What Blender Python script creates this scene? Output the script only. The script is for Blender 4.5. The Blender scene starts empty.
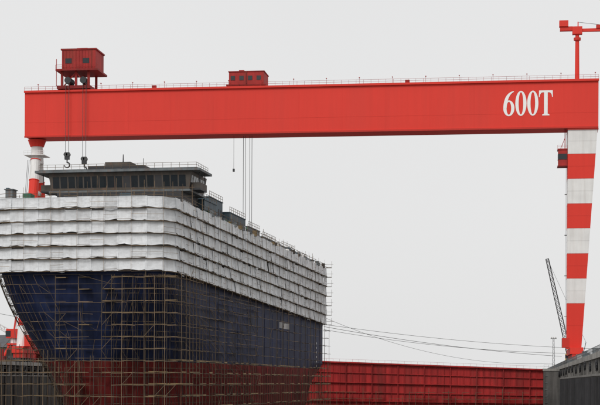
import bpy, math, random
from mathutils import Vector, Matrix
random.seed(7)
R=random.random
def U(a,b): return a+(b-a)*R()
sc=bpy.context.scene
sc.view_settings.view_transform='Standard'; sc.view_settings.look='None'; sc.view_settings.exposure=0

# ------------------------------------------------------------------ materials
def mat(name,col,rough=.6,var=.2,scale=.4,streak=0.0,col2=None,c2amt=.0,bump=0.0,bscale=3,metal=0,shade=True,transl=0,spec=.5):
    m=bpy.data.materials.new(name); m.use_nodes=True
    nt=m.node_tree; N=nt.nodes; L=nt.links
    b=N['Principled BSDF']; b.inputs['Roughness'].default_value=rough; b.inputs['Metallic'].default_value=metal
    b.inputs['Specular IOR Level'].default_value=spec
    tc=N.new('ShaderNodeTexCoord')
    n1=N.new('ShaderNodeTexNoise'); n1.inputs['Scale'].default_value=scale; n1.inputs['Detail'].default_value=6
    L.new(tc.outputs['Object'],n1.inputs['Vector'])
    mr=N.new('ShaderNodeMapRange'); mr.inputs[1].default_value=.3; mr.inputs[2].default_value=.7
    mr.inputs[3].default_value=1-var; mr.inputs[4].default_value=1+var*.5
    L.new(n1.outputs['Fac'],mr.inputs[0])
    fac=mr.outputs[0]
    def mul(a,bb):
        x=N.new('ShaderNodeMath'); x.operation='MULTIPLY'; L.new(a,x.inputs[0]); L.new(bb,x.inputs[1]); return x.outputs[0]
    mp=N.new('ShaderNodeMapping'); mp.inputs['Scale'].default_value=(1.1,1.1,.07)
    L.new(tc.outputs['Object'],mp.inputs[0])
    n2=N.new('ShaderNodeTexNoise'); n2.inputs['Scale'].default_value=1.0; n2.inputs['Detail'].default_value=5
    L.new(mp.outputs[0],n2.inputs['Vector'])
    if streak>0:
        m2=N.new('ShaderNodeMapRange'); m2.inputs[1].default_value=.35; m2.inputs[2].default_value=.65
        m2.inputs[3].default_value=1-streak; m2.inputs[4].default_value=1
        L.new(n2.outputs['Fac'],m2.inputs[0]); fac=mul(fac,m2.outputs[0])
    if shade:
        at=N.new('ShaderNodeAttribute'); at.attribute_name='shade'; fac=mul(fac,at.outputs['Fac'])
    base=N.new('ShaderNodeRGB'); base.outputs[0].default_value=(*col,1)
    src=base.outputs[0]
    if col2:
        mx=N.new('ShaderNodeMix'); mx.data_type='RGBA'
        n3=N.new('ShaderNodeTexNoise'); n3.inputs['Scale'].default_value=scale*2.7; n3.inputs['Detail'].default_value=8
        L.new(mp.outputs[0] if streak>0 else tc.outputs['Object'],n3.inputs['Vector'])
        m3=N.new('ShaderNodeMapRange'); m3.inputs[1].default_value=.52; m3.inputs[2].default_value=.7; m3.inputs[3].default_value=0; m3.inputs[4].default_value=c2amt
        L.new(n3.outputs['Fac'],m3.inputs[0]); L.new(m3.outputs[0],mx.inputs[0])
        L.new(src,mx.inputs[6]); mx.inputs[7].default_value=(*col2,1); src=mx.outputs[2]
    vm=N.new('ShaderNodeVectorMath'); vm.operation='SCALE'
    L.new(src,vm.inputs[0]); L.new(fac,vm.inputs['Scale'])
    L.new(vm.outputs[0],b.inputs['Base Color'])
    if bump>0:
        nb=N.new('ShaderNodeTexNoise'); nb.inputs['Scale'].default_value=bscale; nb.inputs['Detail'].default_value=4
        L.new(tc.outputs['Object'],nb.inputs['Vector'])
        bp=N.new('ShaderNodeBump'); bp.inputs['Strength'].default_value=bump; bp.inputs['Distance'].default_value=.3
        L.new(nb.outputs['Fac'],bp.inputs['Height']); L.new(bp.outputs[0],b.inputs['Normal'])
    if transl>0:
        t=N.new('ShaderNodeBsdfTranslucent'); L.new(vm.outputs[0],t.inputs[0])
        ms=N.new('ShaderNodeMixShader'); ms.inputs[0].default_value=transl
        L.new(b.outputs[0],ms.inputs[1]); L.new(t.outputs[0],ms.inputs[2]); L.new(ms.outputs[0],N['Material Output'].inputs[0])
    return m

RED=mat('crane_red_paint',(.72,.043,.027),.6,.05,.05,streak=.035,col2=(.6,.05,.035),c2amt=.3,spec=.3)
REDD=mat('weathered_red_paint',(.42,.030,.026),.65,.2,.3,streak=.2,col2=(.25,.05,.03),c2amt=.5,spec=.3)
GATE=mat('gate_red_paint',(.45,.025,.024),.6,.25,.12,streak=.35,col2=(.18,.04,.03),c2amt=.6,spec=.3)
ANTI=mat('antifouling_red',(.25,.028,.026),.8,.35,.25,streak=.4,col2=(.10,.05,.035),c2amt=.7,spec=.2)
WHT=mat('white_paint',(.80,.79,.77),.5,.08,.3,streak=.10,col2=(.55,.5,.45),c2amt=.25)
NAVY=mat('hull_navy_paint',(.013,.023,.075),.6,.35,.2,streak=.35,col2=(.035,.045,.08),c2amt=.5,spec=.25)
SHEET=mat('white_sheeting',(.85,.87,.89),.7,.10,.45,streak=.08,col2=(.60,.59,.58),c2amt=.45,bump=.5,bscale=1.1,transl=.12,spec=.3)
INNER=mat('inner_shell_shade_grey',(.20,.19,.18),.8,.3,.5)  # shell colour darkened so gaps between the sheets look shadowed
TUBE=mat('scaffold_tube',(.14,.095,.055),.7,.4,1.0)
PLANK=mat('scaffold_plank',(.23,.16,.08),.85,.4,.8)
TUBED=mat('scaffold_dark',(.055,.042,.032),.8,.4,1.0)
DARK=mat('dark_steel',(.03,.03,.033),.6,.3,.6)
GREY=mat('grey_primer',(.16,.18,.19),.65,.25,.4,streak=.3,col2=(.2,.1,.06),c2amt=.5)
BROWNP=mat('brown_primer',(.085,.072,.06),.65,.3,.4,streak=.3,col2=(.2,.1,.06),c2amt=.5)
BLUEG=mat('blue_grey_primer',(.06,.10,.125),.6,.25,.4,streak=.25)
GREEN=mat('green_cover',(.04,.13,.08),.7,.3,.5)
BLUE=mat('blue_cover',(.04,.12,.28),.7,.3,.5)
GLASS=mat('window_glass',(.015,.02,.025),.15,.2,.5)
CONC=mat('concrete',(.25,.24,.225),.9,.3,.2,streak=.4,col2=(.12,.11,.10),c2amt=.7,bump=.3,bscale=2)
COPE=mat('coping_concrete',(.42,.41,.38),.9,.25,.3,streak=.3,col2=(.2,.19,.17),c2amt=.6)
WALLD=mat('dark_dock_wall',(.075,.07,.064),.85,.4,.15,streak=.5,col2=(.03,.035,.03),c2amt=.6,bump=.4,bscale=1)  # dark wall tone with darker streaks, well below the coping
GROUND=mat('quay_concrete',(.24,.235,.22),.9,.3,.03,col2=(.13,.125,.12),c2amt=.7)
WATER=mat('sea_water',(.05,.07,.075),.12,.2,.02,bump=.3,bscale=.3)
STEEL=mat('wire_rope',(.05,.05,.05),.5,.1,1)
YEL=mat('yellow_paint',(.5,.32,.04),.6,.3,.5)
ROOF=mat('corrugated_roof',(.10,.10,.11),.7,.3,.3,streak=.3)
TXT=mat('white_lettering',(.86,.86,.84),.5,.04,.3,shade=False)

# ------------------------------------------------------------------ mesh builder
class MB:
    def __init__(s): s.v=[];s.f=[];s.m=[];s.s=[]
    def face(s,pts,m=0,sh=1.0):
        i=len(s.v); s.v+= [tuple(p) for p in pts]; s.f.append(tuple(range(i,i+len(pts)))); s.m.append(m); s.s.append(sh)
    def box(s,x0,x1,y0,y1,z0,z1,m=0,sh=1.0):
        i=len(s.v)
        s.v+=[(x0,y0,z0),(x1,y0,z0),(x1,y1,z0),(x0,y1,z0),(x0,y0,z1),(x1,y0,z1),(x1,y1,z1),(x0,y1,z1)]
        for q in ((0,3,2,1),(4,5,6,7),(0,1,5,4),(1,2,6,5),(2,3,7,6),(3,0,4,7)):
            s.f.append(tuple(i+k for k in q)); s.m.append(m); s.s.append(sh)
    def tube(s,p,q,r1,r2=None,seg=4,m=0,sh=1.0,cap=True):
        if r2 is None: r2=r1
        p=Vector(p);q=Vector(q);d=q-p
        if d.length<1e-6: return
        d.normalize(); a=Vector((0,0,1)) if abs(d.z)<.9 else Vector((1,0,0))
        e1=d.cross(a).normalized(); e2=d.cross(e1)
        i=len(s.v); o=math.pi/4 if seg==4 else 0
        for c,r in ((p,r1),(q,r2)):
            for k in range(seg):
                t=o+2*math.pi*k/seg; s.v.append(tuple(c+e1*(r*math.cos(t))+e2*(r*math.sin(t))))
        for k in range(seg):
            k2=(k+1)%seg; s.f.append((i+k,i+seg+k,i+seg+k2,i+k2)); s.m.append(m); s.s.append(sh)
        if cap:
            s.f.append(tuple(i+k for k in range(seg))); s.m.append(m); s.s.append(sh)
            s.f.append(tuple(i+seg+k for k in reversed(range(seg)))); s.m.append(m); s.s.append(sh)
    def loft(s,a,b,m=0,sh=1.0,closed=True):
        i=len(s.v); n=len(a); s.v+=[tuple(p) for p in a]+[tuple(p) for p in b]
        for k in range(n if closed else n-1):
            k2=(k+1)%n; s.f.append((i+k,i+k2,i+n+k2,i+n+k)); s.m.append(m); s.s.append(sh)
    def rail(s,p,q,h=1.1,step=2.0,r=.035,m=0,n=2):
        p=Vector(p);q=Vector(q); L=(q-p).length; k=max(1,int(L/step)); up=Vector((0,0,1))
        for j in range(1,n+1): s.tube(p+up*h*j/n,q+up*h*j/n,r,m=m,cap=False)
        for j in range(k+1):
            c=p+(q-p)*(j/k); s.tube(c,c+up*h,r,m=m,cap=False)
    def lattice(s,p,q,w0,w1,n,r=.08,m=0,up=(0,0,1)):
        p=Vector(p);q=Vector(q);d=(q-p).normalized(); a=Vector(up)
        if abs(d.dot(a))>.95: a=Vector((1,0,0))
        e1=d.cross(a).normalized(); e2=d.cross(e1).normalized(); prev=None
        for k in range(n+1):
            t=k/n; c=p.lerp(q,t); w=(w0+(w1-w0)*t)/2
            cs=[c+e1*w*x+e2*w*y for x,y in((1,1),(1,-1),(-1,-1),(-1,1))]
            if prev:
                for j in range(4):
                    s.tube(prev[j],cs[j],r,m=m,cap=False)
                    s.tube(prev[j],cs[(j+1)%4],r*.6,m=m,cap=False)
            for j in range(4): s.tube(cs[j],cs[(j+1)%4],r*.6,m=m,cap=False)
            prev=cs
    def make(s,name,mats,parent=None,smooth=False,loc=None,rotz=0):
        me=bpy.data.meshes.new(name); me.from_pydata(s.v,[],s.f); me.update()
        for mm in mats: me.materials.append(mm)
        me.polygons.foreach_set('material_index',s.m)
        at=me.attributes.new('shade','FLOAT','FACE'); at.data.foreach_set('value',s.s)
        if smooth: me.polygons.foreach_set('use_smooth',[True]*len(s.f))
        ob=bpy.data.objects.new(name,me); sc.collection.objects.link(ob)
        if parent: ob.parent=parent
        if loc: ob.location=loc
        ob.rotation_euler[2]=rotz
        return ob
def empty(name,loc=(0,0,0),rotz=0):
    e=bpy.data.objects.new(name,None); sc.collection.objects.link(e); e.location=loc; e.rotation_euler[2]=rotz; return e

# ------------------------------------------------------------------ world frame: x across dock, y along dock, z up (dock floor 0, quay 14)
UR,UL,ZQ,VG=13.1,-131.0,14.0,480.0
g=MB()
def sheet(x0,x1,y0,y1,z=ZQ): g.face([(x0,y0,z),(x1,y0,z),(x1,y1,z),(x0,y1,z)])
sheet(13.9,5000,-5000,5000); sheet(-5000,UL-.8,-5000,5000); sheet(UL-.8,13.9,-5000,-150)
g.make('ground',[GROUND])
f=MB(); f.face([(UL,-150,0),(UR,-150,0),(UR,VG+6,0),(UL,VG+6,0)])
f.make('dock_floor',[CONC])
w=MB(); w.face([(UL,VG+6,11),(UR,VG+6,11),(UR,5000,11),(UL,5000,11)]); w.make('sea_water',[WATER])

def dock_wall(sgn,u,v0=-150,v1=1000):
    b=MB()
    def bx(a0,a1,*r,**k):
        x0=u+sgn*a0; x1=u+sgn*a1; b.box(min(x0,x1),max(x0,x1),*r,**k)
    y=v0
    while y<v1:
        y2=min(y+11.5,v1); bx(-.15+U(0,.05),.85,y+.04,y2-.04,13.1,14.05,m=0,sh=U(.8,1.1)); y=y2
    bx(2.4,3.4,v0,v1,0,13.97,m=1,sh=.5)  # back of the gallery, same wall material in a darker tone
    bx(.02,2.4,v0,v1,0,10.2,m=1)
    bx(-.1,.35,v0,v1,10.2,10.55,m=0,sh=.7)
    y=v0+2
    while y<v1:
        bx(.05,.75,y,y+.8,10.55,13.1,m=2,sh=U(.7,1.1)); y+=5
    y=v0+3
    while y<v1:
        bx(-.3,.02,y,y+.5,1,10.0,m=3,sh=U(.6,1.2)); y+=7.5
    for zz,rr in((12.6,.14),(12.2,.1),(11.0,.2)):
        b.tube((u+sgn*.45-sgn*.0,v0,zz),(u+sgn*.45,v1,zz),rr,seg=6,m=3)
    b.rail((u+sgn*.25,v0,14.05),(u+sgn*.25,v1,14.05),h=1.15,step=2.2,r=.045,m=4)
    # hanging tyre fenders
    y=v0+9
    while y<v1:
        n=12; zc=12.0+U(-.3,.3); ring=[(u-sgn*.35,y+.75*math.cos(2*math.pi*k/n),zc+.75*math.sin(2*math.pi*k/n)) for k in range(n)]
        for k in range(n): b.tube(ring[k],ring[(k+1)%n],.2,seg=5,m=3,cap=False)
        y+=22
    return b.make('dock_wall',[COPE,WALLD,CONC,DARK,GREY])
dock_wall(1,UR); dock_wall(-1,UL)
hb=MB(); hb.box(UL,UR,-152,-150,0,13.95); hb.make('dock_head_wall',[CONC])

r=MB()
for x in (15.65,-134.2): r.box(x-.1,x+.1,-150,900,14.0,14.18,m=0); r.box(x-.5,x+.5,-150,900,13.9,14.02,m=1)
r.make('crane_rail',[DARK,COPE])

# ------------------------------------------------------------------ dock gate
gt=MB()
gx0,gx1=UL,8.2
def gtop(x): return 15.4 if x<-62 else 15.4+(13.0-15.4)*(x+62)/(70.2)
n=70
for i in range(n):
    a=gx0+(gx1-gx0)*i/n; b_=gx0+(gx1-gx0)*(i+1)/n
    ta,tb=gtop(a),gtop(b_); s_=U(.85,1.1)
    gt.face([(a,VG,0),(b_,VG,0),(b_,VG,tb),(a,VG,ta)],0,s_)
    gt.face([(a,VG,ta),(b_,VG,tb),(b_,VG+7,tb),(a,VG+7,ta)],0,.9)
    gt.face([(b_,VG+7,0),(a,VG+7,0),(a,VG+7,ta),(b_,VG+7,tb)],0,1)
    big=(i%4==0); dd=.75 if big else .32; ww=.28 if big else .12
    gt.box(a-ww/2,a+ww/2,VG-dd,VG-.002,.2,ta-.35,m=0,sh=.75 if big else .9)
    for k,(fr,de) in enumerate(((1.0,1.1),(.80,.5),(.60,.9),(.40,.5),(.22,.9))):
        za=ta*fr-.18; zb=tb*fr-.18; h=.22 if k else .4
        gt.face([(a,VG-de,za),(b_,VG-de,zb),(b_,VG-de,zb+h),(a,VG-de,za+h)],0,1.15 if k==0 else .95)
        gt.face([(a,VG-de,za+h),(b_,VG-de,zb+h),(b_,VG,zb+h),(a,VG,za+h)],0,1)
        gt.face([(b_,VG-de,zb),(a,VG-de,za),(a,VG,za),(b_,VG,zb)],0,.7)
    gt.tube((a,VG-1,ta+.2),(a,VG-1,ta+1.0),.03,m=1,cap=False)
    gt.tube((a,VG-1,ta+1.0),(b_,VG-1,tb+1.0),.03,m=1,cap=False)
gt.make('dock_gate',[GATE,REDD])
pr=MB()
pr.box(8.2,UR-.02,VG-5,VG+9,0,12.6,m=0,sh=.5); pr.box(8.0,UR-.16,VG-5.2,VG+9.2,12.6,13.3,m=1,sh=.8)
pr.rail((8.3,VG-5,13.3),(12.6,VG-5,13.3),step=1.2,r=.04,m=2)
for z in (3,5,7,9,11): pr.box(8.6,9.4,VG-5.15,VG-5.01,z,z+.15,m=2)
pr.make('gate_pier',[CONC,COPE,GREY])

sg=MB()
x=-62
while x<7:
    if R()<.9:
        hh=U(3.5,7.5)
        for yy in(VG-3.5,VG-2.2): sg.tube((x,yy,0),(x+U(-.1,.1),yy,hh),.05,m=0,cap=False,sh=.8)
        for zz in (2,4,6):
            if zz<hh+1: sg.tube((x,VG-3.5,zz),(x+2,VG-3.5,zz+U(-.1,.1)),.05,m=0,cap=False,sh=.8); sg.box(x,x+2,VG-3.4,VG-2.3,zz,zz+.06,m=1,sh=U(.4,1))
    x+=2
sg.make('gate_staging',[TUBE,PLANK])

# ------------------------------------------------------------------ gantry crane
GC=empty('gantry_crane'); V0=426.0; V1=435.0; ZB,ZT=77.2,89.9; X0,X1=-136.4,21.5
b=MB()
b.box(X0,X1,V0,V1,ZB,ZT,m=0)
b.box(X0-.1,X1+.1,V0-.55,V0-.002,ZT-.45,ZT+.12,m=0,sh=.95)
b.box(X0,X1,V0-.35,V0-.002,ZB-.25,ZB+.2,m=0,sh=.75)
b.box(X0,X1,V1+.002,V1+.5,ZT-.45,ZT+.12,m=0)
x=X0+6
while x<X1-3:
    b.box(x-.04,x+.04,V0-.02,V0-.003,ZB+.2,ZT-.45,m=0,sh=.94); x+=11.9
b.box(X0,X1,V0-.025,V0-.003,ZB+3.9,ZB+3.97,m=0,sh=.94)
for yy in (V0+1.2,V1-1.2): b.box(X0+1,X1-1,yy-.1,yy+.1,ZT,ZT+.3,m=1)
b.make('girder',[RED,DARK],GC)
b=MB()
b.rail((X0,V0-.4,ZT+.12),(X1,V0-.4,ZT+.12),h=1.05,step=2.0,r=.04,m=0)
b.rail((X0,V1+.4,ZT+.12),(X1,V1+.4,ZT+.12),h=1.05,step=2.0,r=.04,m=0)
x=X0+4
while x<X1: 
    b.tube((x,V0-.45,ZT+.1),(x,V0-.45,ZT+1.6),.05,m=0); b.box(x-.15,x+.15,V0-.65,V0-.3,ZT+1.6,ZT+1.8,m=0); x+=9
for x in (-100,-30): b.box(x,x+1.2,V0-.35,V0+.4,ZT+.1,ZT+.9,m=0)
b.make('girder_handrail',[REDD,WHT],GC)
b=MB()
zt,zbm=ZB-.25,18.5; xi=13.5
bands=[70.2,63.6,57.0,50.4,43.7,37.0,30.4,zbm]
zs=[zt]+bands
def sect(z,e=0):
    t=(zt-z)/(zt-zbm); xo=X1-.2+(17.4-X1+.2)*t; y0=V0+.2+2.2*t; y1=V1-.2-1.6*t
    return [(xi-e,y0-e,z),(xo+e,y0-e,z),(xo+e,y1+e,z),(xi-e,y1+e,z)]
for i in range(8):
    mm=(1 if i%2==0 else 0)
    b.loft(sect(zs[i+1]),sect(zs[i]),m=mm)
    zc=(zs[i]+zs[i+1])/2; b.loft(sect(zc,.02),sect(zc+.08,.02),m=mm,sh=.85)
    b.loft(sect(zs[i+1],.03),sect(zs[i+1]+.1,.03),m=mm,sh=.8)
b.box(xi-.15,17.9,V0+2,V1-1.3,zbm-.3,zbm+.1,m=0)
b.box(xi-.1,X1+.05,V0-.1,V1+.1,ZB-.6,ZB-.26,m=0,sh=.8)
b.box(14.0,17.4,V0-10,V1+10,16.6,18.2,m=0)
for yy in [V0-9,V0-5,V0-1,V0+4,V0+9,V0+13,V0+17]:
    b.box(14.5,16.8,yy-1.5,yy+1.5,15.2,16.5,m=0,sh=.8)
    for k in(-.9,.9): b.tube((14.9,yy+k,14.8),(16.4,yy+k,14.8),.62,seg=12,m=2)
b.tube((xi-.25,V0+6,18),(xi-.25,V0+6,ZB-1),.03,m=3,cap=False); b.tube((xi-.25,V0+6.6,18),(xi-.25,V0+6.6,ZB-1),.03,m=3,cap=False)
for k in range(4):
    z=27+k*11
    b.box(xi-.6,xi-.02,V0+5.6,V0+7.2,z,z+.08,m=3)
b.box(12.0,13.9,V0-8,V0-3,18.3,20.8,m=0,sh=.8)
b.make('rigid_leg',[RED,WHT,DARK,GREY],GC)
b=MB()
b.box(11.0,13.45,V0+.8,V0+4,67.2,71.4,m=0); b.box(10.9,13.3,V0+.7,V0+3.9,68.8,70.3,m=1)
b.box(10.8,13.45,V0+.5,V0+4.3,66.9,67.15,m=0,sh=.6); b.box(10.8,13.47,V0+.6,V0+4.2,71.4,71.7,m=0)
b.tube((12.8,V0+2,71.7),(12.8,V0+2,ZB),.15,m=0); b.tube((11.6,V0+2,71.7),(12.8,V0+2,ZB-2.5),.1,m=0)
b.rail((10.8,V0+.5,71.7),(13.4,V0+.5,71.7),h=.9,step=.9,r=.035,m=0)
b.make('operator_cabin',[REDD,GLASS],GC)
b=MB()
cx=-134.2; vm=(V0+V1)/2
b.tube((cx,vm,ZB-.3),(cx,vm,ZB-2.2),2.6,1.9,seg=16,m=0)
b.tube((cx,vm,ZB-2.2),(cx,vm,ZB-7),1.6,1.9,seg=16,m=1)
b.box(cx-2.9,cx+2.9,vm-3,vm+3,ZB-4.9,ZB-4.75,m=1); b.rail((cx-2.9,vm-3,ZB-4.75),(cx+2.9,vm-3,ZB-4.75),step=1.1,r=.05,m=1)
for sg_ in(-1,1):
    top=Vector((cx,vm+sg_*1.2,ZB-6)); bot=Vector((cx,vm+sg_*13.5,18.2)); N_=9
    for i in range(N_):
        p=top.lerp(bot,i/N_); q=top.lerp(bot,(i+1)/N_)
        b.tube(p,q,1.35,1.35,seg=14,m=(i+1)%2 if i else 1)
        b.tube(p,p+(q-p)*.03,1.5,seg=14,m=0)
    b.tube(top+Vector((-1.9,0,0)),bot+Vector((-1.9,0,0)),.06,m=2); b.tube(top+Vector((-2.3,0,0)),bot+Vector((-2.3,0,0)),.06,m=2)
for zz in (40,62):
    t=(ZB-6-zz)/(ZB-6-18.2); h=1.2+12.3*t
    b.tube((cx,vm-h,zz),(cx,vm+h,zz),.7,seg=10,m=1)
b.box(cx-1.6,cx+1.6,vm-17,vm+17,16.6,18.4,m=0)
for yy in(-15,-11,-7,7,11,15):
    b.box(cx-1.3,cx+1.3,vm+yy-1.6,vm+yy+1.6,15.2,16.5,m=0,sh=.8)
    for k in(-.9,.9): b.tube((cx-.9,vm+yy+k,14.8),(cx+.7,vm+yy+k,14.8),.62,seg=12,m=2)
b.box(cx+1.6,cx+3.6,vm-16,vm-11,18.4,21.5,m=0); b.box(cx-2,cx+1,vm+9,vm+14,18.5,22,m=1)
b.make('flexible_leg',[RED,WHT,DARK],GC)
b=MB()
b.box(-125.4,-115.8,V0-1.2,V1-1.5,95.6,100.9,m=0)
b.box(-125.7,-115.5,V0-1.4,V1-1.3,100.9,101.3,m=0,sh=.8)
b.box(-124.4,-122.6,V0-1.3,V0-1.21,97.2,98.6,m=1); b.box(-119.4,-117.6,V0-1.3,V0-1.21,97.2,98.6,m=1)
x=-125.0
while x<-116: b.box(x,x+.08,V0-1.28,V0-1.205,95.7,100.8,m=0,sh=.8); x+=.9
b.box(-127.0,-115.0,V0-2,V1-.5,95.1,95.59,m=0,sh=.7)
b.rail((-127.0,V0-1.95,95.59),(-115.0,V0-1.95,95.59),r=.05,m=2)
for x in(-125.6,-121.6,-118.0):
    for yy in(V0-.2,V1-1.2):
        b.box(x-.3,x+.3,yy-.3,yy+.3,90.3,95.1,m=0,sh=.8)
b.tube((-125.6,V0-.2,90.6),(-121.6,V0-.2,94.9),.18,m=0); b.tube((-118,V0-.2,90.6),(-121.6,V0-.2,94.9),.18,m=0)
b.box(-127,-117.5,V0-.7,V1,90.3,91.2,m=0,sh=.6); b.tube((-123.8,V0-1,92.6),(-123.8,V0+3,92.6),.95,seg=14,m=3); b.tube((-119.4,V0-1,92.6),(-119.4,V0+3,92.6),.95,seg=14,m=3)
b.tube((-127,V0-1,91),(-127,V0-1,98.5),.1,m=2); b.box(-122,-119,V0+2,V0+5,101.3,102.1,m=0)
b.make('upper_trolley',[REDD,GLASS,REDD,DARK],GC)
b=MB()
b.box(-78.5,-68.8,V0+.4,V1-1,90.6,94.1,m=0)
for k in range(4): b.box(-78.0+k*2.4,-76.8+k*2.4,V0+.3,V0+.39,91.8,93.0,m=1)
b.box(-78.7,-68.6,V0+.2,V1-.8,94.1,94.3,m=0,sh=.8); b.box(-79.2,-68.2,V0-.1,V1-.2,90.2,90.6,m=0,sh=.7)
b.box(-73.8,-73.5,V0+.2,V0+.39,90.8,94.1,m=0,sh=.6)
b.box(-76,-74.6,V0+2,V0+4,94.3,94.9,m=0)
b.make('lower_trolley',[REDD,DARK,DARK],GC)
b=MB()
for x in(-124.3,-123.4): b.tube((x,V0-1,92),(x,V0-1,72.5),.085,m=0,cap=False)
for x in(-119.4,-118.5): b.tube((x,V0-1,92),(x,V0-1,71.2),.085,m=0,cap=False)
for cxh,z in((-123.85,72.5),(-118.95,71.2)):
    b.box(cxh-.65,cxh+.65,V0-1.4,V0-.6,z-2.0,z,m=1)
    for k in(-.35,.35): b.tube((cxh+k,V0-1.5,z-.6),(cxh+k,V0-.5,z-.6),.55,seg=12,m=0)
    b.tube((cxh,V0-1,z-2),(cxh,V0-1,z-2.9),.18,seg=8,m=0)
    pts=[(cxh+.75*math.cos(a),V0-1,z-3.5+.75*math.sin(a)) for a in [math.pi/2-i*math.pi*1.5/8 for i in range(9)]]
    for i in range(8): b.tube(pts[i],pts[i+1],.24*(1-.06*i),seg=6,m=0)
for x in(-75.0,-74.4,-73.2,-72.6): b.tube((x,V0+4,ZB-.2),(x,V0+4,41.5),.08,m=0,cap=False)
b.tube((-77.7,V0+4,ZB-.2),(-77.7,V0+4,68),.05,m=0,cap=False); b.box(-77.95,-77.45,V0+3.7,V0+4.3,67.2,68,m=1)
b.box(-75.4,-71.8,V0+3,V0+5,38,39.5,m=1)
b.make('hoist_ropes_and_hooks',[STEEL,DARK],GC)
b=MB()
px=16.0; py=V0+4; dz=.6
b.tube((px,py,ZT),(px,py,102.2+dz),.62,.5,seg=12,m=0); b.tube((px,py,ZT),(px,py,ZT+.8),1.2,.8,seg=12,m=0)
b.tube((px,py,100.6+dz),(px,py,101.3+dz),.95,seg=12,m=0,sh=.8)
b.box(px-1.3,px+1.3,py-.9,py+.9,102.2+dz,104.2+dz,m=0)
b.box(px-4.6,px-1.3,py-.6,py+.6,103.2+dz,104.3+dz,m=0,sh=.9); b.box(px-4.8,px-2.4,py-1,py+1,104.3+dz,105.9+dz,m=0)
b.box(px+1.3,px+13,py-.35,py+.35,102.9+dz,103.7+dz,m=0); b.box(px+5,px+6.4,py-.6,py+.6,103.7+dz,104.6+dz,m=0,sh=.8)
b.tube((px+.2,py,104.2+dz),(px+.2,py,105.6+dz),.2,m=0); b.tube((px+.2,py,105.5+dz),(px+12.5,py,103.8+dz),.06,m=1)
b.tube((px+9,py,102.9+dz),(px+9,py,97),.05,m=1); b.box(px+8.7,px+9.3,py-.3,py+.3,96,97,m=1)
b.make('maintenance_jib',[RED,DARK],GC)
def curve(name,loops,loc):
    c=bpy.data.curves.new(name,'CURVE'); c.dimensions='2D'; c.fill_mode='BOTH'; 
    for lp in loops:
        s_=c.splines.new('POLY'); s_.points.add(len(lp)-1)
        for i,(x,y) in enumerate(lp): s_.points[i].co=(x,y,0,1)
        s_.use_cyclic_u=True
    c.materials.append(TXT); o=bpy.data.objects.new(name,c); sc.collection.objects.link(o)
    o.parent=GC; o.location=loc; o.rotation_euler=(math.pi/2,0,0); return o
def ell(cx,cy,rx,ry,n=40): return [(cx+rx*math.cos(2*math.pi*i/n),cy+ry*math.sin(2*math.pi*i/n)) for i in range(n)]
TZ=80.5; H=6.7
def digit0(x,nm): curve(nm,[ell(1.45,H/2,1.48,H/2),ell(1.45,H/2,.62,H/2-.38)],(x,V0-.06,TZ))
curve('digit_six_bowl',[ell(1.45,2.1,1.48,2.1),ell(1.45,2.1,.62,1.72)],(-3.6,V0-.06,TZ))
def bez(p0,p1,p2,n=16): return [((1-t)**2*p0[0]+2*t*(1-t)*p1[0]+t*t*p2[0],(1-t)**2*p0[1]+2*t*(1-t)*p1[1]+t*t*p2[1]) for t in [i/n for i in range(n+1)]]
curve('digit_six_stem',[bez((-.03,2.1),(.1,6.2),(2.75,H))+bez((2.75,H-.25),(1.1,5.7),(.85,2.1))],(-3.6,V0-.08,TZ))
digit0(-.4,'digit_zero'); digit0(2.75,'digit_zero_second')
T=[(.95,0),(2.85,0),(2.85,.25),(2.38,.5),(2.38,H-.5),(3.0,H-.55),(3.4,H-1.0),(3.55,H-1.8),(3.75,H-1.8),(3.7,H),(.1,H),(.05,H-1.8),(.25,H-1.8),(.4,H-1.0),(.8,H-.55),(1.42,H-.5),(1.42,.5),(.95,.25)]
curve('letter_t',[T],(5.75,V0-.06,TZ))

# ------------------------------------------------------------------ ship
SH=empty('ship',(-75.0,265.1,0),-math.radians(2.7))
W=15.5; LS=160.0
def params(z):
    t=max(0,min(1,(z-1.5)/26.5)); 
    L=62*(1-t)**1.05+9; n=1.9+5*t**2.8; v0=6*(1-t)
    Wz=W*(1-(max(0,(4-z))/2.5)**2*.12) if z<4 else W
    return L,n,v0,Wz
def outline(z,off=0,m=26,side=30):
    L,n,v0,Wz=params(z); pts=[]
    for i in range(m+1):
        a=math.pi/2*(i/m)
        x=Wz*max(0,math.cos(a))**(2/n); y=v0+L*(1-math.sin(a)**(2/n)); pts.append((x,y))
    pts.reverse()
    y0=v0+L
    for j in range(1,side+1):
        y=y0+(LS-y0)*j/side; x=Wz
        if z<14: 
            k=max(0,(y-(LS-30))/30); x=Wz*(1-.5*k*k*(14-z)/12.5)
        pts.append((x,y))
    if off:
        o=[]
        for i,(x,y) in enumerate(pts):
            a=pts[max(0,i-1)]; c=pts[min(len(pts)-1,i+1)]; dx,dy=c[0]-a[0],c[1]-a[1]; l=math.hypot(dx,dy) or 1
            nx,ny=dy/l,-dx/l
            if i==0: nx,ny=0,-1
            o.append((x+nx*off,y+ny*off))
        pts=o
    full=[(-x,y) for x,y in reversed(pts)]+pts[1:]
    return full
def zbot(y): return 27.9-3.4*max(0,y)/LS
def ztop(y): return 40.9-.9*max(0,y)/LS
hull=MB()
zl=[1.5,2.2,3.2,4.5,6,8,10,12.5,14,16,18,20,22,24,26,28.2]
rings=[[(x,y,z) for x,y in outline(z)] for z in zl]
for i in range(len(zl)-1):
    hull.loft(rings[i],rings[i+1],m=(0 if zl[i]<12.4 else 1),closed=False)
    a,bb=rings[i],rings[i+1]; hull.face([a[-1],a[0],bb[0],bb[-1]],0 if zl[i]<12.4 else 1)
hull.face(list(reversed(rings[0])),0)
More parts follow.
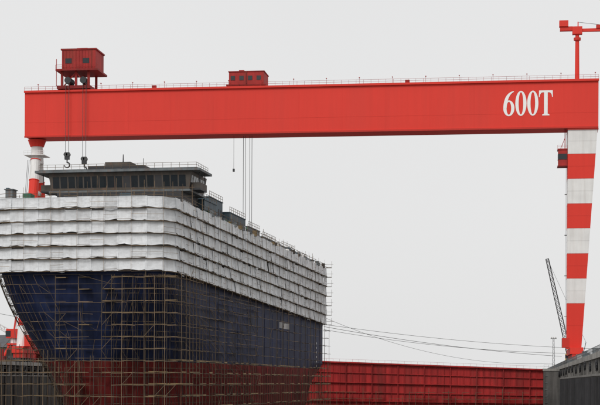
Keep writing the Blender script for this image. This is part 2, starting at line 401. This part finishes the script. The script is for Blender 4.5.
ra=[(x*.985,y+.25 if y<20 else y-.3,28.2) for x,y in outline(28.2)]; rb=[(x,y,ztop(y)-.6) for x,y,_ in ra]
hull.loft(ra,rb,m=2,closed=True)
n_=len(rb)//2
for i in range(n_):
    j=len(rb)-1-i
    if i+1<=j-1: hull.face([rb[i],rb[i+1],rb[j-1],rb[j]],2)
hull.make('hull',[ANTI,NAVY,INNER],SH,smooth=False)
bl=MB(); K=14; prev=None
for i in range(K+1):
    t=i/K; yy=1+14*t; rr=2.3*math.sqrt(max(0,1-(1-min(1,t*2.2))**2)); rg=[(rr*.8*math.cos(a),yy,3.9+rr*1.1*math.sin(a)) for a in [2*math.pi*k/18 for k in range(18)]]
    if prev: bl.loft(prev,rg)
    prev=rg
bl.make('bulbous_bow',[ANTI],SH,smooth=True)
pl=MB()
for z in (15.2,18.0,21.0,24.2):
    o=outline(z,off=.03)
    for i in range(len(o)-1):
        if o[i][0]>0 or o[i][1]<30: pl.tube((*o[i],z),(*o[i+1],z),.04,cap=False,sh=2.0)
for yy in range(20,158,9): pl.tube((W+.03,yy,12.6),(W+.03,yy,24.5),.035,cap=False,sh=2)
for k in range(9): pl.box(W+.01,W+.06,100+k*1.4,100.8+k*1.4,21.6,23.0,m=1,sh=.8)
for k in range(6): pl.box(W+.01,W+.06,150,150.7,13+k*1.2,13.5+k*1.2,m=1,sh=.8)
pl.make('hull_plate_seams',[NAVY,WHT],SH)

def resample(pts,step):
    d=[0]
    for i in range(1,len(pts)): d.append(d[-1]+math.dist(pts[i],pts[i-1]))
    n=int(d[-1]/step); out=[]; k=0
    for i in range(n+1):
        s=d[-1]*i/n
        while k<len(d)-2 and d[k+1]<s: k+=1
        t=(s-d[k])/(d[k+1]-d[k]) if d[k+1]>d[k] else 0
        p=(pts[k][0]+(pts[k+1][0]-pts[k][0])*t,pts[k][1]+(pts[k+1][1]-pts[k][1])*t)
        dx,dy=pts[k+1][0]-pts[k][0],pts[k+1][1]-pts[k][1]; l=math.hypot(dx,dy) or 1
        out.append((p[0],p[1],dy/l,-dx/l))
    return out
base=resample(outline(28.2,m=40,side=50),2.4)
NR=6
st=MB(); sf=MB()
for rI in range(NR):
    a0=rI/NR; a1=(rI+1)/NR
    drift=0
    for i in range(len(base)-1):
        x0,y0,nx0,ny0=base[i]; x1,y1,nx1,ny1=base[i+1]
        def zz(y,a): return zbot(y)+(ztop(y)-zbot(y))*a
        missing=R()<.003
        drift=drift*.7+U(-.09,.09)
        off=.95+U(-.05,.07); sh=U(.90,1.03)*(.9 if R()<.12 else 1)
        topdrop=U(0,.12)+(U(.1,.3) if R()<.08 else 0); bot=max(.03,U(.04,.26)+drift*.6)-(U(.2,.4) if R()<.07 else 0)
        fa,fb=U(1.5,4),U(0,6)
        G=6; grid=[]
        ov=.05
        for jz in range(G+1):
            tz=jz/G; row=[]
            for jx in range(G+1):
                tx=jx/G*(1+2*ov)-ov
                x=x0+(x1-x0)*tx; y=y0+(y1-y0)*tx; nx=nx0+(nx1-nx0)*tx; ny=ny0+(ny1-ny0)*tx
                zb_=zz(y,a0)+bot+.09*math.sin(tx*6.28*.8+fb)*(1 if R()<.9 else 1.8); zt_=zz(y,a1)-.02-topdrop
                o=off+.17*(1-tz)**1.4+drift*.5 -.10*math.sin(math.pi*tx)*math.sin(math.pi*tz)+.045*math.sin(tx*fa*3+fb+tz*2)*(1-tz*.5)+U(-.03,.03)
                row.append((x+nx*o,y+ny*o,zb_+(zt_-zb_)*tz))
            grid.append(row)
        if not missing:
            for jz in range(G):
                for jx in range(G): st.face([grid[jz][jx],grid[jz][jx+1],grid[jz+1][jx+1],grid[jz+1][jx]],0,sh)
        za=zz(y0,a0); zb2=zz(y1,a0)
        o1=1.4+U(-.05,.12)
        A=(x0+nx0*o1,y0+ny0*o1,za+U(-.06,.06)); B=(x1+nx1*o1,y1+ny1*o1,zb2+U(-.06,.06))
        sf.tube(A,B,.065,m=0,cap=False,sh=U(.6,1.5))
        C=(x0+nx0*.3,y0+ny0*.3,za); D=(x1+nx1*.3,y1+ny1*.3,zb2)
        if R()<.85: sf.face([(C[0],C[1],C[2]),(D[0],D[1],D[2]),(B[0],B[1],B[2]),(A[0],A[1],A[2])],1,U(.6,1.3))
        if R()<.4: sf.tube((A[0],A[1],A[2]+.28),(B[0],B[1],B[2]+U(.2,.35)),.04,m=0,cap=False,sh=U(.5,1.3))
        if R()<.22: sf.tube((A[0],A[1],A[2]+1.1),(B[0],B[1],B[2]+U(1.0,1.2)),.03,m=0,cap=False,sh=U(1.2,2.4))
        sf.tube((C[0],C[1],C[2]-.05),(x0+nx0*1.65,y0+ny0*1.65,za-.05),.05,m=2,cap=False)
        if i%2==0:
            zt2=zz(y0,a1)+(U(.4,1.8) if rI==NR-1 else 0)
            sf.tube((x0+nx0*1.38,y0+ny0*1.38,za),(x0+nx0*1.35,y0+ny0*1.35,zt2),.03,m=0,cap=False,sh=U(1.0,2.4))
for i in range(len(base)-1):
    x0,y0,nx0,ny0=base[i]; x1,y1,nx1,ny1=base[i+1]
    for h in(.1,.65):
        if R()<.9: sf.tube((x0+nx0*1.3,y0+ny0*1.3,ztop(y0)+h),(x1+nx1*1.3,y1+ny1*1.3,ztop(y1)+h+U(-.08,.08)),.045,m=0,cap=False,sh=U(.5,1.2))
    if R()<.3 and y0>9: sf.box(x0+nx0*.9-.4,x0+nx0*.9+.4,y0+ny0*.9-.5,y0+ny0*.9+.5,ztop(y0)-.4,ztop(y0)+U(.1,.8),m=random.choice([1,2,3,3]),sh=U(.6,1.2))
# loose stage at the stern end of each tier
for rI in range(NR+1):
    a=rI/NR; z=zbot(LS)+(ztop(LS)-zbot(LS))*a
    sf.box(W-6,W+2.2,LS+.2,LS+1.6,z,z+.1,m=1,sh=U(.5,1)); sf.tube((W+2.2,LS+1.6,z),(W+2.2,LS+1.6,z+1.9),.05,m=0); sf.tube((W-6,LS+1.6,z+1),(W+2.6,LS+1.6,z+1),.045,m=0)
st.make('sheeting',[SHEET],SH,smooth=True)
sf.make('sheeting_scaffold',[TUBE,PLANK,TUBED,GREY],SH)

# free-standing scaffold: starboard side and bow shoulder
s2=MB()
stand=[p for p in base if (p[0]>11 )]
LV=[.2+2.05*k for k in range(14)]
for i,(x,y,nx,ny) in enumerate(stand):
    near=y<22
    top=zbot(y)-.1
    full=(i%3==0) or near
    for o in (1.0,2.2):
        jx,jy=U(-.12,.12),U(-.12,.12)
        tt=top if full else U(9,15)
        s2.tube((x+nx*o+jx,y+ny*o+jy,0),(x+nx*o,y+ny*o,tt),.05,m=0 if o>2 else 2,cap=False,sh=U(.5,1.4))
    if i+1<len(stand):
        x1,y1,nx1,ny1=stand[i+1]
        for z in LV:
            if z>top-.6: continue
            up=z>14
            if up and not near and R()<.2: continue
            if R()<.92:
                e=U(-.08,.08); s2.tube((x+nx*2.2,y+ny*2.2,z+e),(x1+nx1*2.2,y1+ny1*2.2,z+e+U(-.06,.06)),.05,m=0,cap=False,sh=U(.6,2.0))
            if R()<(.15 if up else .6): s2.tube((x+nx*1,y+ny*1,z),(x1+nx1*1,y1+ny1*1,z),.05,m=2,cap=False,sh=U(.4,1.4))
            if R()<(.22 if up else .6): 
                s2.face([(x+nx*1.3,y+ny*1.3,z+.1),(x1+nx1*1.3,y1+ny1*1.3,z+.1),(x1+nx1*2.1,y1+ny1*2.1,z+.12),(x+nx*2.1,y+ny*2.1,z+.12)],1,U(.5,1.3))
                if not up: s2.box(min(x+nx*2.26,x1+nx1*2.26)-.02,max(x+nx*2.26,x1+nx1*2.26)+.02,min(y,y1),max(y,y1),z+.1,z+.28,m=1,sh=U(.6,1.6))
            if R()<.05: s2.tube((x+nx*2.25,y+ny*2.25,z),(x1+nx1*2.25,y1+ny1*2.25,z+2.05),.045,m=0,cap=False,sh=U(.6,1.3))
            if R()<.3: s2.tube((x+nx*.6,y+ny*.6,z),(x+nx*2.4,y+ny*2.4,z),.05,m=2,cap=False)
# hull-following lattice round the flared bow
prev=None
for z in [1.8+1.6*k for k in range(17)]:
    o=outline(z,off=.8,m=26,side=20)
    ring=[(x,y,z) for x,y in o]
    sel=[k for k in range(len(ring)) if ring[k][1]<75]
    for k in sel[:-1]:
        if R()<.93: s2.tube(ring[k],ring[k+1],.05,m=2 if R()<.4 else 0,cap=False,sh=U(.6,1.6))
        if prev and R()<.8: s2.tube(ring[k],prev[k],.045,m=2 if R()<.5 else 0,cap=False)
        if prev and R()<.08: s2.tube(ring[k],prev[k+1],.04,m=0,cap=False)
        if R()<.4:
            a,bb=ring[k],ring[k+1]; s2.face([(a[0],a[1],z+.05),(bb[0],bb[1],z+.05),(bb[0]*.97,bb[1]+.4,z+.06),(a[0]*.97,a[1]+.4,z+.06)],1,U(.3,.9))
    prev=ring
# staging towers in front of the bow, dense at the starboard shoulder
k=0; x=-4.0
while x<16.4:
    dense=x>4.5
    ys=(-2.2,-.9,.8) if dense else (-.9,1.2)
    topx=27.3 if dense else (27.3 if k%2==0 else U(13,20))
    for y in ys:
        s2.tube((x+U(-.12,.12),y,0),(x+U(-.1,.1),y,topx+U(-.3,0)),.055,m=0 if y==ys[0] else 2,cap=False,sh=U(.5,1.5))
    for z in LV:
        if z<topx:
            for y in ys[:2]:
                if R()<(.95 if dense else .7): s2.tube((x,y,z+U(-.1,.1)),(x+1.9,y,z+U(-.1,.1)),.05,m=0,cap=False,sh=U(.5,1.8))
            if R()<(.6 if dense else .3): s2.box(x,x+1.9,ys[0]+.1,ys[1]-.1,z+.05,z+.14,m=1,sh=U(.4,1.3))
            if R()<.08: s2.tube((x,ys[0],z),(x+1.9,ys[0],z+2.05),.045,m=0,cap=False)
    x+=1.9 if dense else 2.1; k+=1
# lower staging on the port side of the bow
for ix in range(15):
    x=-27+1.9*ix
    top=15.0-max(0,(ix-8))*.5+U(-1.5,1)
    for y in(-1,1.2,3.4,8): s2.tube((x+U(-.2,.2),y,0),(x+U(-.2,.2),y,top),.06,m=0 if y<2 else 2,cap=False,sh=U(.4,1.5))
    for z in LV:
        if z<top:
            for y in(-1,1.2,8):
                if R()<.85: s2.tube((x,y,z+U(-.1,.1)),(x+1.9,y,z+U(-.1,.1)),.055,m=0,cap=False,sh=U(.4,1.6))
            if R()<.6: s2.box(x,x+1.9,-.9,1.1,z+.05,z+.14,m=1,sh=U(.3,1.1))
            if R()<.12: s2.tube((x,-1,z),(x+1.9,-1,z+2.05),.05,m=0,cap=False)
s2.make('hull_scaffold',[TUBE,PLANK,TUBED],SH)

# bridge and deckhouses
b=MB()
def house(x0,x1,y0,y1,z0,z1,m,win=True,wz=None,fl=0):
    a=[(x0,y0,z0),(x1,y0,z0),(x1,y1,z0),(x0,y1,z0)]; c=[(x0-fl,y0-fl,z1),(x1+fl,y0-fl,z1),(x1+fl,y1+fl,z1),(x0-fl,y1+fl,z1)]
    b.loft(a,c,m=m); b.face(c,m)
    if win:
        za,zb_=wz; ta=(za-z0)/(z1-z0); tb=(zb_-z0)/(z1-z0); n=int((x1-x0)/1.5)
        for i in range(n):
            xa=x0+.25+(x1-x0-.5)*i/n; xb=xa+(x1-x0-.5)/n-.28
            b.face([(xa,y0-fl*ta-.03,za),(xb,y0-fl*ta-.03,za),(xb,y0-fl*tb-.03,zb_),(xa,y0-fl*tb-.03,zb_)],2 if R()<.85 else 3)
        n=max(1,int((y1-y0)/1.8))
        for i in range(n):
            ya=y0+.3+(y1-y0-.6)*i/n; yb=ya+(y1-y0-.6)/n-.4
            for s,xx in((1,x1),(-1,x0)):
                b.face([(xx+s*(fl*ta+.03),ya,za),(xx+s*(fl*ta+.03),yb,za),(xx+s*(fl*tb+.03),yb,zb_),(xx+s*(fl*tb+.03),ya,zb_)],2)
house(-12.5,11.8,24,48,39.6,44.6,3,True,(41.8,43.2))
house(-13.8,13.0,25,36,44.6,48.4,0,True,(45.6,47.7),fl=.6)
b.box(-14.2,13.4,24.2,36.6,44.62,45.0,m=1)
b.box(-16.4,15.0,26.0,31,45.02,45.4,m=3)
b.box(-16.4,-13.6,26,31,45.4,46.4,m=0); b.box(13.1,15.0,26.0,31,45.4,46.4,m=0)
b.box(-16.8,15.4,23.6,33.5,48.42,48.85,m=4)
b.box(-16.2,14.8,24.2,33,48.85,49.05,m=4,sh=.6)
for x in(-16.1,14.7):
    for y in(26.4,30.6): b.tube((x,y,46.4),(x,y,48.42),.1,m=3)
b.box(-7,4,26,32,49.05,49.9,m=3); b.box(-4,1,27,31,49.9,50.7,m=0)
b.rail((-16.1,24.0,49.05),(14.7,24.0,49.05),h=.9,r=.04,step=1.6,m=5); b.rail((14.7,24.0,49.05),(14.7,33,49.05),h=.9,r=.04,step=1.6,m=5)
b.tube((-1,29,50.7),(-1,29,52.4),.15,.08,m=3); b.tube((3.3,28,49.9),(3.3,28,51.4),.06,m=3); b.tube((-9,30,49.05),(-9,30,51.2),.06,m=3)
for i in range(17):
    x=-15.2+i*1.85
    b.tube((x,22.4,40),(x+U(-.1,.1),22.4,46.8+U(-2.5,.8)),.05,m=5,cap=False,sh=U(.6,1.4))
for z in(41.6,43.4,45.0): b.tube((-15.5,22.4,z),(14.8,22.4,z+U(-.1,.2)),.05,m=5,cap=False)
for i in range(10):
    x=U(-13,11); b.box(x,x+U(.8,2.2),22.6,23.6,41,41+U(1,2.6),m=random.choice([0,3,3,5]),sh=U(.6,1.3))
b.make('bridge',[BROWNP,GREY,GLASS,DARK,GREY,TUBE],SH)
b=MB()
def blk(x0,x1,y0,y1,h,m):
    z0=ztop(y0)-.9; b.box(x0,x1,y0,y1,z0,z0+h,m=m,sh=U(.7,1.15)); b.box(x0-.15,x1+.15,y0-.15,y1+.15,z0+h,z0+h+.15,m=m,sh=.8)
    y=y0+1
    while y<y1-1.2:
        if R()<.7: b.box(x1+.01,x1+.05,y,y+.8,z0+h*.5,z0+h*.75,m=3)
        y+=2.2
    x=x0+1
    while x<x1-1.2:
        b.box(x,x+.8,y0-.05,y0-.01,z0+h*.5,z0+h*.75,m=3); x+=2.4
    b.rail((x1,y0,z0+h+.15),(x1,y1,z0+h+.15),r=.045,step=1.8,m=5)
blk(-12,11.2,48.5,60,6.6,1); blk(-12,13.0,37,47,4.6,1); blk(-12,12.5,61,76,4.8,1); blk(-12,12.8,78,90,3.6,0); blk(-11,12.5,95,110,3.0,1); blk(-11,12.8,116,132,2.8,0); blk(-11,12.5,138,152,2.4,1)
for i in range(150):
    y=U(33,158); x=U(12.6,14.6); z0=ztop(y)-.6; k=R(); h=U(.7,2.1)
    m=random.choice([0,0,1,3,4,6,2,7,5,1])
    if k<.45:
        l=U(.8,3.0); wd=U(.4,.9); b.box(x-wd,x+wd,y,y+l,z0,z0+h,m=m,sh=U(.6,1.2)); b.box(x-wd-.06,x+wd+.06,y-.06,y+l+.06,z0+h,z0+h+.1,m=m,sh=.7)
    elif k<.6:
        b.tube((x,y,z0),(x,y,z0+h),.35,seg=10,m=m); b.tube((x,y,z0+h),(x,y,z0+h+.4),.7,.5,seg=10,m=m)
    elif k<.85:
        b.tube((x,y,z0),(x+U(-.3,.3),y+U(-.3,.3),z0+U(2,3.6)),.05,m=5,cap=False)
    else:
        l=U(2,4); b.face([(x-1,y,z0),(x+1,y,z0),(x,y,z0+h+.5)],m); b.face([(x-1,y,z0),(x,y,z0+h+.5),(x,y+l,z0+h+.4),(x-1,y+l,z0)],m); b.face([(x+1,y,z0),(x+1,y+l,z0),(x,y+l,z0+h+.4),(x,y,z0+h+.5)],m)
b.make('deck_equipment',[GREY,BLUEG,GREEN,DARK,BLUE,TUBE,WHT,YEL],SH)
b=MB()
for i in range(16):
    x=-14+i*1.9+U(-.4,.4); b.tube((x,3,39.6),(x+U(-.1,.1),3,41.5+U(0,.9)),.045,m=0,cap=False)
b.box(-14.3,-13,2,4,39.7,42.6,m=1); b.box(-14.5,-12.8,1.8,4.2,42.6,42.75,m=1); b.box(-11.5,-10,3,5,40.4,42.0,m=2); b.box(6,8,4,6,39.7,41.9,m=3); b.box(-15,-14.5,4,6,40,43.2,m=3)
b.make('foredeck_equipment',[TUBE,GREY,GREEN,BLUEG],SH)
b=MB()
for y in range(14,156,4):
    for x in(-9,0,9): b.box(x-.8,x+.8,y-.6,y+.6,0,1.1,m=0); b.box(x-.7,x+.7,y-.5,y+.5,1.1,1.49,m=1)
b.make('keel_blocks',[CONC,PLANK],SH)

# ------------------------------------------------------------------ power cables from the stern to the quay
b=MB()
def cable(p,q,sag,r=.05,n=24):
    p=Vector(p);q=Vector(q);pr_=p
    for i in range(1,n+1):
        t=i/n; c=p.lerp(q,t); c.z-=sag*4*t*(1-t); b.tube(pr_,c,r,cap=False); pr_=c
cable((-51.5,423,24.0),(13.6,478,17.0),1.0,.07); cable((-51.5,423,23.2),(14.5,440,17.2),1.3,.06); cable((-51.5,424,26.5),(11.2,480,15.0),4.0,.045); cable((-51.5,423,24.6),(40,500,19.5),1.6,.06)
b.make('power_cables',[STEEL])

# ------------------------------------------------------------------ crawler crane
b=MB(); cx_,cy_=17.0,470.0
for s in(-2.2,2.2):
    b.box(cx_-3.2,cx_+3.2,cy_+s-.5,cy_+s+.5,14.05,15.1,m=0); 
    for e in(-3.2,3.2): b.tube((cx_+e,cy_+s-.5,14.58),(cx_+e,cy_+s+.5,14.58),.52,seg=12,m=0)
b.box(cx_-2,cx_+4.2,cy_-1.6,cy_+1.6,15.4,17.2,m=1); b.box(cx_-2.6,cx_-.6,cy_-1.7,cy_-.2,15.5,17.6,m=1); b.box(cx_-2.65,cx_-1.2,cy_-1.75,cy_-.3,16.3,17.3,m=2); b.box(cx_+3.2,cx_+4.6,cy_-1.8,cy_+1.8,15.4,17.8,m=0)
tip=Vector((9.0,cy_-1,45.5))
b.lattice((cx_-1.2,cy_,16.2),tip,1.3,.8,20,r=.15,m=0)
b.tube((cx_+2.5,cy_,17.2),(cx_+3.4,cy_,21),.12,m=0); b.tube((cx_+3.4,cy_,21),tip,.05,m=0)
b.make('crawler_crane',[DARK,YEL,GLASS])

def light_mast(x,y,z0,h):
    b=MB(); b.lattice((x,y,z0),(x,y,z0+h),.8,.4,int(h/1.2),r=.06,m=0)
    b.box(x-.9,x+.9,y-.5,y+.5,z0+h,z0+h+.1,m=0)
    for k in(-.6,0,.6): b.box(x+k-.2,x+k+.2,y-.6,y-.3,z0+h+.1,z0+h+.5,m=1)
    b.make('light_mast',[GREY,WHT])
light_mast(11.2,VG-1,13.3,9)
def cabinet(x,y,w,l,h,m):
    b=MB(); b.box(x,x+w,y,y+l,14.1,14.1+h,m=0); b.box(x-.08,x+w+.08,y-.08,y+l+.08,14.1+h,14.2+h,m=0,sh=.8); b.box(x-.02,x-.001,y+l*.1,y+l*.45,14.3,14+h*.9,m=1); b.box(x-.02,x-.001,y+l*.55,y+l*.9,14.3,14+h*.9,m=1); b.box(x+.1,x+w-.1,y+.1,y+l-.1,14.0,14.1,m=1)
    b.make('electrical_cabinet',[m,DARK])
for (x,y,w,l,h,m) in ((14.3,262,1,2.2,1.3,WHT),(14.4,300,1.2,3,1.4,GREY),(14.3,345,1,2,1.7,BLUEG),(14.4,380,1.2,4,1.6,WHT),(14.3,455,1.1,3,2.0,GREY)): cabinet(x,y,w,l,h,m)
b=MB()
for k in range(5):
    for j in range(5-k): b.tube((19+j*.62+k*.31,270,14.35+k*.54),(19+j*.62+k*.31,282,14.35+k*.54),.3,seg=10,m=0,sh=U(.7,1.2))
b.make('pipe_stack',[GREY])

# ------------------------------------------------------------------ left quay
b=MB()
x0,x1,y0,y1=-190,-143,462,505
b.box(x0,x1,y0,y1,14,19.2,m=0)
b.face([(x0-1,y0-1,19.2),(x1+1,y0-1,19.2),(x1+1,(y0+y1)/2,23.5),(x0-1,(y0+y1)/2,23.5)],1); b.face([(x0-1,(y0+y1)/2,23.5),(x1+1,(y0+y1)/2,23.5),(x1+1,y1+1,19.2),(x0-1,y1+1,19.2)],1)
for x in(x0,x1): b.face([(x,y0,19.2),(x,y1,19.2),(x,(y0+y1)/2,23.4)],0)
for k in range(12): b.box(x0+2+k*3.8,x0+4.2+k*3.8,y0-.05,y0-.01,16.4,18.2,m=2)
b.box(x1+.01,x1+.06,y0+8,y0+14,14,18,m=2)
b.make('workshop',[GREY,ROOF,GLASS])
def harbour_crane(x,y,az,h,m):
    b=MB()
    for dx in(-3,3):
        for dy in(-3,3): b.tube((x+dx,y+dy,14),(x+dx*.4,y+dy*.4,14+h*.45),.4,.35,seg=8,m=0); b.box(x+dx-.6,x+dx+.6,y+dy-1,y+dy+1,14.05,15,m=2)
    b.box(x-1.8,x+1.8,y-1.8,y+1.8,14+h*.45,14+h*.5,m=0); b.tube((x,y,14+h*.5),(x,y,14+h*.62),1.1,seg=12,m=1)
    b.box(x-2,x+2.6,y-1.6,y+1.6,14+h*.62,14+h*.85,m=0); b.box(x-2.1,x-.6,y-1.7,y+.2,14+h*.66,14+h*.8,m=3)
    b.tube((x,y,14+h*.85),(x+.5,y,14+h*1.15),.3,m=0)
    tx,ty=x+math.cos(az)*h*1.1,y+math.sin(az)*h*1.1
    b.lattice((x,y,14+h*.7),(tx,ty,14+h*1.35),1.4,.6,12,r=.14,m=1); b.tube((x+.5,y,14+h*1.15),(tx,ty,14+h*1.35),.07,m=2)
    b.make('harbour_crane',[RED,WHT,DARK,GLASS])
harbour_crane(-146,447,math.radians(200),12,0); harbour_crane(-150,520,math.radians(160),14,0)
b=MB()
for i in range(40):
    x=U(-144,-133.2-4); y=U(385,455); b.box(x,x+U(1,3),y,y+U(1,4),14.02,14+U(.8,4.0),m=random.choice([0,1,2,3]),sh=U(.5,1.1))
b.make('material_stacks',[REDD,DARK,TUBED,GREY])

# ------------------------------------------------------------------ light
wd=bpy.data.worlds.new('World'); sc.world=wd; wd.use_nodes=True
nt=wd.node_tree; N=nt.nodes; L=nt.links; bg=N['Background']
sky=N.new('ShaderNodeTexSky'); sky.sky_type='NISHITA'; sky.sun_disc=False
el=math.radians(42); az=math.radians(195)
sky.sun_elevation=el; sky.sun_rotation=az; sky.dust_density=4; sky.air_density=1
hs=N.new('ShaderNodeHueSaturation'); hs.inputs['Saturation'].default_value=.2; L.new(sky.outputs[0],hs.inputs['Color'])
mx=N.new('ShaderNodeMix'); mx.data_type='RGBA'; mx.inputs[0].default_value=.9
tc=N.new('ShaderNodeTexCoord'); nz=N.new('ShaderNodeTexNoise'); nz.inputs['Scale'].default_value=1.6; nz.inputs['Detail'].default_value=3
L.new(tc.outputs['Generated'],nz.inputs['Vector'])
mr=N.new('ShaderNodeMapRange'); mr.inputs[1].default_value=.3; mr.inputs[2].default_value=.7; mr.inputs[3].default_value=7.9; mr.inputs[4].default_value=8.6
L.new(nz.outputs['Fac'],mr.inputs[0])
cmb=N.new('ShaderNodeCombineColor')
for k in range(3): L.new(mr.outputs[0],cmb.inputs[k])
L.new(hs.outputs[0],mx.inputs[6]); L.new(cmb.outputs[0],mx.inputs[7])
L.new(mx.outputs[2],bg.inputs[0]); bg.inputs[1].default_value=.1
sl=bpy.data.lights.new('sun','SUN'); sl.energy=1.45; sl.angle=math.radians(25); sl.color=(1,.975,.95)
so=bpy.data.objects.new('sun',sl); sc.collection.objects.link(so)
d=Vector((math.sin(az)*math.cos(el),math.cos(az)*math.cos(el),math.sin(el)))
so.rotation_euler=d.to_track_quat('Z','Y').to_euler(); so.location=d*300

# ------------------------------------------------------------------ camera
cd=bpy.data.cameras.new('camera'); cam=bpy.data.objects.new('camera',cd); sc.collection.objects.link(cam)
cam.matrix_world=Matrix.Translation((0,0,9))@Matrix.Rotation(math.radians(7.8),4,'Z')@Matrix.Rotation(math.radians(90),4,'X')@Matrix.Rotation(math.radians(.25),4,'Z')
cd.sensor_width=36; cd.lens=94.5; cd.shift_y=.299; cd.clip_start=1; cd.clip_end=12000
sc.camera=cam
